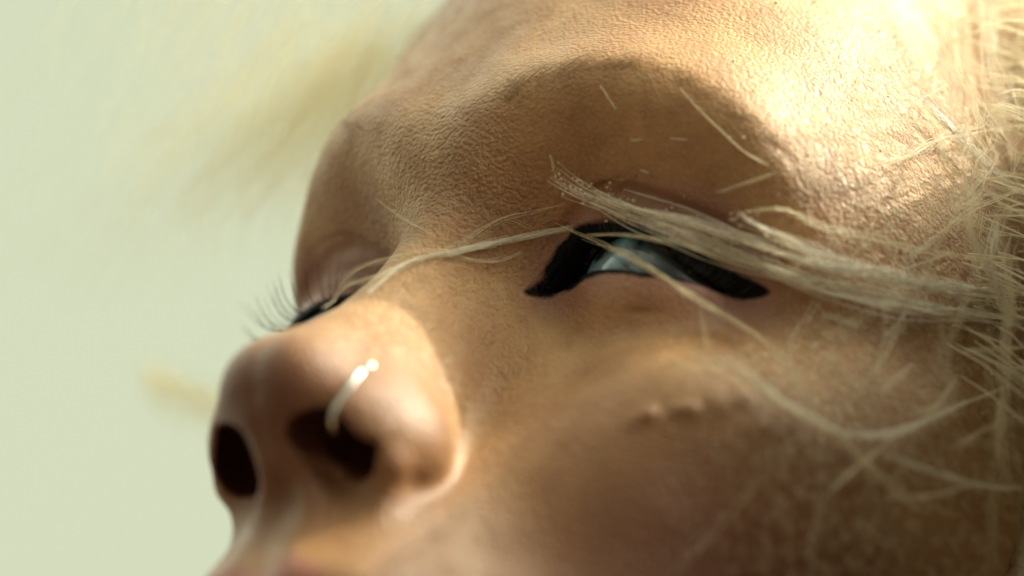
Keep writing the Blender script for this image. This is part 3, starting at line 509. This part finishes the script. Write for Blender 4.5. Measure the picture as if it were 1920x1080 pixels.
 ([(68.5,16.3,-36),(69.3,18.5,-38.9),(70.4,18.4,-42.6),(71.9,21.9,-48.9),(72.1,21.2,-49.6),(73.5,26.4,-56.2)],2,0.3,0.043,1.05),
 ([(70.2,28.1,-19),(69.2,22.7,-14.8),(69.6,20.4,-15.3),(68.2,14.4,-11.1),(66.8,11.2,-11.8),(65.4,9.4,-11.7)],3,0.3,0.043,1.05),
]
#</STRANDS>
rng=np.random.RandomState(3)
def resample(P,step):
    P=np.array(P,float); 
    if len(P)==2: P=np.array([P[0],(P[0]+P[1])/2,P[1]])
    Q=np.vstack([2*P[0]-P[1],P,2*P[-1]-P[-2]]); out=[]
    for i in range(1,len(Q)-2):
        n=max(2,int(np.linalg.norm(Q[i+1]-Q[i])/step)); t=np.linspace(0,1,n,endpoint=False)[:,None]
        out.append(.5*((2*Q[i])+(-Q[i-1]+Q[i+1])*t+(2*Q[i-1]-5*Q[i]+4*Q[i+1]-Q[i+2])*t**2+(-Q[i-1]+3*Q[i]-3*Q[i+1]+Q[i+2])*t**3))
    out.append(P[-1:]); return np.vstack(out)
def tubes(lines,sides=4):    # lines: list of (points mm, radii mm)
    V=[];F=[];o=0
    for P,rr in lines:
        n=len(P); T=np.gradient(P,axis=0); T/=np.linalg.norm(T,axis=1)[:,None]+1e-9
        up=np.cross(T,[.3,.5,.8]); up/=np.linalg.norm(up,axis=1)[:,None]+1e-9; w=np.cross(T,up)
        an=np.arange(sides)*2*math.pi/sides
        ring=P[:,None]+np.array(rr)[:,None,None]*(np.cos(an)[None,:,None]*up[:,None]+np.sin(an)[None,:,None]*w[:,None])
        V.append(ring.reshape(-1,3)); i=np.arange(n-1)[:,None]*sides; j=np.arange(sides)[None]; k=(j+1)%sides
        F.append((np.stack([i+j,i+k,i+sides+k,i+sides+j],-1)+o).reshape(-1,4)); o+=n*sides
    return np.vstack(V),np.vstack(F)
def wavy(n,amp,seed_rng,freq):
    t=np.arange(n); a=np.zeros(n)
    for k in range(4): a+=seed_rng.randn()*np.sin(t*freq*(.35+.5*k)+seed_rng.rand()*6.3)/(1+.5*k)
    return a*amp*.5
def clump(P,n,sp,rad,wv,step=1.0):
    base=resample(P,step); m=len(base); L=[]
    s=np.linspace(0,1,m); T=np.gradient(base,axis=0); T/=np.linalg.norm(T,axis=1)[:,None]+1e-9
    U=np.cross(T,[0,0,1.]); U/=np.linalg.norm(U,axis=1)[:,None]+1e-9; Wv=np.cross(T,U)
    pin=.45+.55*np.abs(np.sin(s*math.pi*rng.uniform(1.5,4)+rng.rand()*3))       # the wet lock gathers and loosens
    for k in range(n):
        a0=0 if n<3 else int(rng.rand()**2*m*.25); a1=m if n<3 else m-int(rng.rand()**2*m*.25)
        if a1-a0<4: a0,a1=0,m
        ou=rng.randn()*sp*.55; ow=rng.randn()*sp*.3
        Q=base+U*((ou*pin+wavy(m,wv,rng,.25))[:,None])+Wv*((ow*pin+wavy(m,wv*.5,rng,.25))[:,None])
        Q=Q[a0:a1]; q=np.linspace(0,1,len(Q)); r_=rad*rng.uniform(.6,1.25)*(np.minimum(1,np.minimum(q*8+.35,(1-q)*8+.25)))*(1+.18*wavy(len(Q),1,rng,.9))
        L.append((Q,np.clip(r_,.02,1)))
    return L
def hair_mat(name,c1,c2,rough=.35,trans=.45):
    k=NB(name); co=k.n('TexCoord').outputs['Object']; c=k.mixc(k.noise(co,500,3),c1,c2); k.l(c,k.b.inputs['Base Color']); k.b.inputs['Roughness'].default_value=rough
    k.b.inputs['Specular IOR Level'].default_value=.7
    tr=k.n('BsdfTranslucent'); k.l(c,tr.inputs[0]); mx=k.n('MixShader'); mx.inputs[0].default_value=trans; k.l(k.b.outputs[0],mx.inputs[1]); k.l(tr.outputs[0],mx.inputs[2]); k.l(mx.outputs[0],k.t.nodes['Material Output'].inputs[0])
    return k.m
hm=hair_mat('bleached_hair',(.97,.93,.78),(.84,.74,.54),.35,.55)
wet=hair_mat('wet_hair',(.98,.95,.84),(.90,.82,.66),.3,.22)
for i_,(P,n,sp,rad,wv) in enumerate(STRANDS):
    V,Fc=tubes(clump(P,n,sp,rad,wv)); link_mesh('hair_lock',W(V),Fc,wet if n>10 else hm,per)

# crown of hair: strands rooted on the scalp and falling back and down
L=[]; cnt=0
while cnt<4200:
    u=rng.randn(3); u/=np.linalg.norm(u)
    if u[1]<-.25 and u[2]>-.3: continue
    p=np.array([0,26,-98])+u*np.array([75,88,82])*1.0
    if p[2]>-42 and p[1]<85: continue
    if p[1]<0 and p[2]>-95: continue
    if p[0]<25 and p[2]>-120: continue
    cnt+=1; pts=[p]; side=np.sign(p[0]) if abs(p[0])>8 else rng.choice([-1,1]); d=u*.8+np.array([side*.5,.1,-.6]); q=p.copy()
    for i in range(11):
        d=d*.7+np.array([side*(.10 if side>0 else .02),-.75,-.22 if side>0 else -.6])*.5+rng.randn(3)*.10; d/=np.linalg.norm(d); q=q+d*20
        e=q-np.array([0,26,-98]); k=np.linalg.norm(e/np.array([79,92,86]))
        if k<1: q=np.array([0,26,-98])+e/k
        if q[1]<40: q[0]=side*max(abs(q[0]),72-.02*abs(q[1])) if q[2]>-110 else q[0]
        pts.append(q.copy())
    B=resample(pts,7); B+=np.cumsum(rng.randn(len(B),3)*.25,0)
    L.append((B,np.linspace(.2,.08,len(B))*rng.uniform(.7,1.3)))
V,Fc=tubes(L,3); link_mesh('hair',W(V),Fc,hm,per)
# unseen thick fall of hair, added to block light from the lower cheek
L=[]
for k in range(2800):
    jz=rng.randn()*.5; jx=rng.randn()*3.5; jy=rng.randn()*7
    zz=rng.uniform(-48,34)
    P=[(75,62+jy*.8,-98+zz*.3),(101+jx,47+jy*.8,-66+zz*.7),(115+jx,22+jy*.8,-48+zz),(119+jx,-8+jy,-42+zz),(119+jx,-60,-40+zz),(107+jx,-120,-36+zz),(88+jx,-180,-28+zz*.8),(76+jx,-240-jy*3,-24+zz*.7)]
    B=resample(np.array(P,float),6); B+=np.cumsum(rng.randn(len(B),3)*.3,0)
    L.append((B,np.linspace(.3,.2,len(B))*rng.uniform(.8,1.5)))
V,Fc=tubes(L,3); link_mesh('side_hair_blocker',W(V),Fc,hair_mat('blocker_hair',(.50,.40,.26),(.36,.27,.16),.45,.12),per)
# soft wisps lifted off the far side of the forehead
L=[]
fly=hair_mat('flyaway_blond',(.97,.93,.74),(.9,.82,.58),.35,.8)
for k in range(640):
    t0=rng.rand(); w_=rng.randn()*19; dz=-80+rng.randn()*14; l_=rng.uniform(.2,.42)
    g_=np.array([(-7,46),(-18,30),(-30,12),(-39,-6),(-48,-26)],float); ts=np.clip(t0*.22+l_*np.linspace(0,1,5),0,1)*4; P=[]
    for t in ts:
        x_=np.interp(t,range(5),g_[:,0])-abs(w_)+rng.randn(); y_=np.interp(t,range(5),g_[:,1])+w_*.3+rng.randn()
        P.append(R.T@(np.array([x_*1.18,y_*1.18,dz])-TV))
    B=resample(P,5); L.append((B,np.linspace(.05,.025,len(B))))
V,Fc=tubes(L,3); link_mesh('flyaway_hair',W(V),Fc,fly,per)
L=[]
for k in range(70):
    c_=rng.randn(2)*np.array([1.2,2.0]); P=[R.T@(np.array([x_+c_[0],y_+c_[1]+rng.randn()*.4,-95+rng.randn()*6])-TV) for x_,y_ in ((-67,-17),(-61,-20),(-55,-22),(-47,-25),(-38,-27),(-30,-29))]
    B=resample(P,4); L.append((B,np.linspace(.05,.03,len(B))))
V,Fc=tubes(L,3); link_mesh('hair_lock',W(V),Fc,fly,per)
# eyebrows: sparse bleached hairs along the ridge
def on_face(x,y,off=0.0):
    z=np.linspace(14,-45,119); f=sdf(np.c_[np.full(119,x),np.full(119,y),z]); i=int(np.argmax(f<0)); a=z[i-1]; b=z[i]; t=f[i-1]/(f[i-1]-f[i]+1e-9); return np.array([x,y,a+(b-a)*t+off])
bm_=hair_mat('brow_hair',(.62,.46,.27),(.42,.27,.14),.5)
for s in (1,-1):
    L=[]
    for k in range(230 if s>0 else 40):
        t=rng.rand(); x=11+t*40; yc=np.interp(x,[11,20,30,40,51],[18.5,22,23.5,22,15]); y=yc+rng.randn()*1.3*(1-.5*t)
        dx=.55+.45*t; dy=.85*(1-t)-.25; n_=math.hypot(dx,dy); l_=rng.uniform(3,6)*(1-.3*t)
        xs_=[s*(x+dx/n_*l_*q) for q in (0,.35,.7,1)]; ys_=[y+dy/n_*l_*q for q in (0,.35,.7,1)]
        P=[on_face(a,b,o) for a,b,o in zip(xs_,ys_,(-.1,.35,.5,.55))]
        L.append((np.array(P),np.array([.04,.04,.03,.012])))
    V,Fc=tubes(L,3); link_mesh('eyebrow',W(V),Fc,bm_,per)
# lashes
lm=plain('lash',(.008,.007,.007),.4)
for s in (1,-1):
    L=[]
    for k in range(70):
        x=rng.uniform(16.5,45); lo_,up_=lid_curves(np.array([x]),np.array([float(s)])); y=up_[0]-.1
        p=np.array([s*x,y,0]); zz=EYE[2]+math.sqrt(max(4,(ER+1.4)**2-(x-EYE[0])**2-(y-EYE[1])**2)); p[2]=zz
        n_=np.array([(x-EYE[0])*s,y-EYE[1],zz-EYE[2]]); n_/=np.linalg.norm(n_); l_=rng.uniform(6,9)*(1 if s<0 else .42)*(.65+.35*math.sin((x-14)/32*math.pi))
        fan=np.array([s*(x-28)/16*.5+rng.randn()*.07,0,0]); dn=np.array([0,-.42,0]); upv=np.array([0,.9,0])
        P=[p-.3*n_]
        for q in (.3,.65,1): P.append(p+l_*(q*(n_*.8+fan)+dn*q*(1-q)*1.3+upv*q*q*.45))
        L.append((resample(P,.8),None))
    L=[(P,np.linspace(.085,.02,len(P))) for P,_ in L]
    V,Fc=tubes(L,4); link_mesh('eyelashes',W(V),Fc,lm,per)
# nose ring: a short curved bar with a bead, hooked over the wing of the nostril
mt=plain('silver',(.85,.83,.76),.22,Metallic=1.0)
rp=resample([(12.4,-38.6,15.8),(13.4,-41.6,18.2),(12.8,-45.6,19.0),(11.4,-48.6,18.6),(9.8,-49.0,15.6),(9.4,-46.5,13)],.4)
V,Fc=tubes([(rp,np.full(len(rp),.44))],14); ring=link_mesh('nose_ring',W(V),Fc,mt,per)
V,Fc=sphere((12.3,-38.4,15.7),.75,24,16,gaze=(0,0,1)); link_mesh('bead',W(V),Fc,mt,ring)
# grains of sand stuck on the skin
gm_=plain('sand',(.72,.62,.42),.4)
V=[];Fc=[];o=0
oct_=np.array([(1,0,0),(-1,0,0),(0,1,0),(0,-1,0),(0,0,1),(0,0,-1)],float); of=[(0,2,4),(2,1,4),(1,3,4),(3,0,4),(2,0,5),(1,2,5),(3,1,5),(0,3,5)]
idx=np.where((v[:,0]>36)&(v[:,0]<76)&(v[:,1]>-62)&(v[:,1]<62)&(v[:,2]>-75))[0]
for i in rng.choice(idx,900,replace=False):
    w_=ss(34,58,v[i,0]); 
    if rng.rand()>w_*.9+.1: continue
    r_=.10+.26*rng.rand()**3; q=oct_*r_*rng.uniform(.6,1.3,(6,1))+v[i]+rng.randn(3)*.1; V.append(q); Fc+=[(a+o,b+o,c+o) for a,b,c in of]; o+=6
for P_,n_,sp_,rad_,wv_ in STRANDS[:6]:      # crusts of sand caught in the wet lock
    B=resample(P_,.5)
    for k in range(int(len(B)*3)):
        c_=B[rng.randint(len(B))]+rng.randn(3)*sp_*.5; r_=.08+.24*rng.rand()**2.5; q=oct_*r_*rng.uniform(.6,1.3,(6,1))+c_; V.append(q); Fc+=[(a+o,b+o,c+o) for a,b,c in of]; o+=6
gr=link_mesh('sand_grains',W(np.vstack(V)),Fc,gm_,per); gr['kind']='stuff'
print('built',round(time.time()-T0,1))
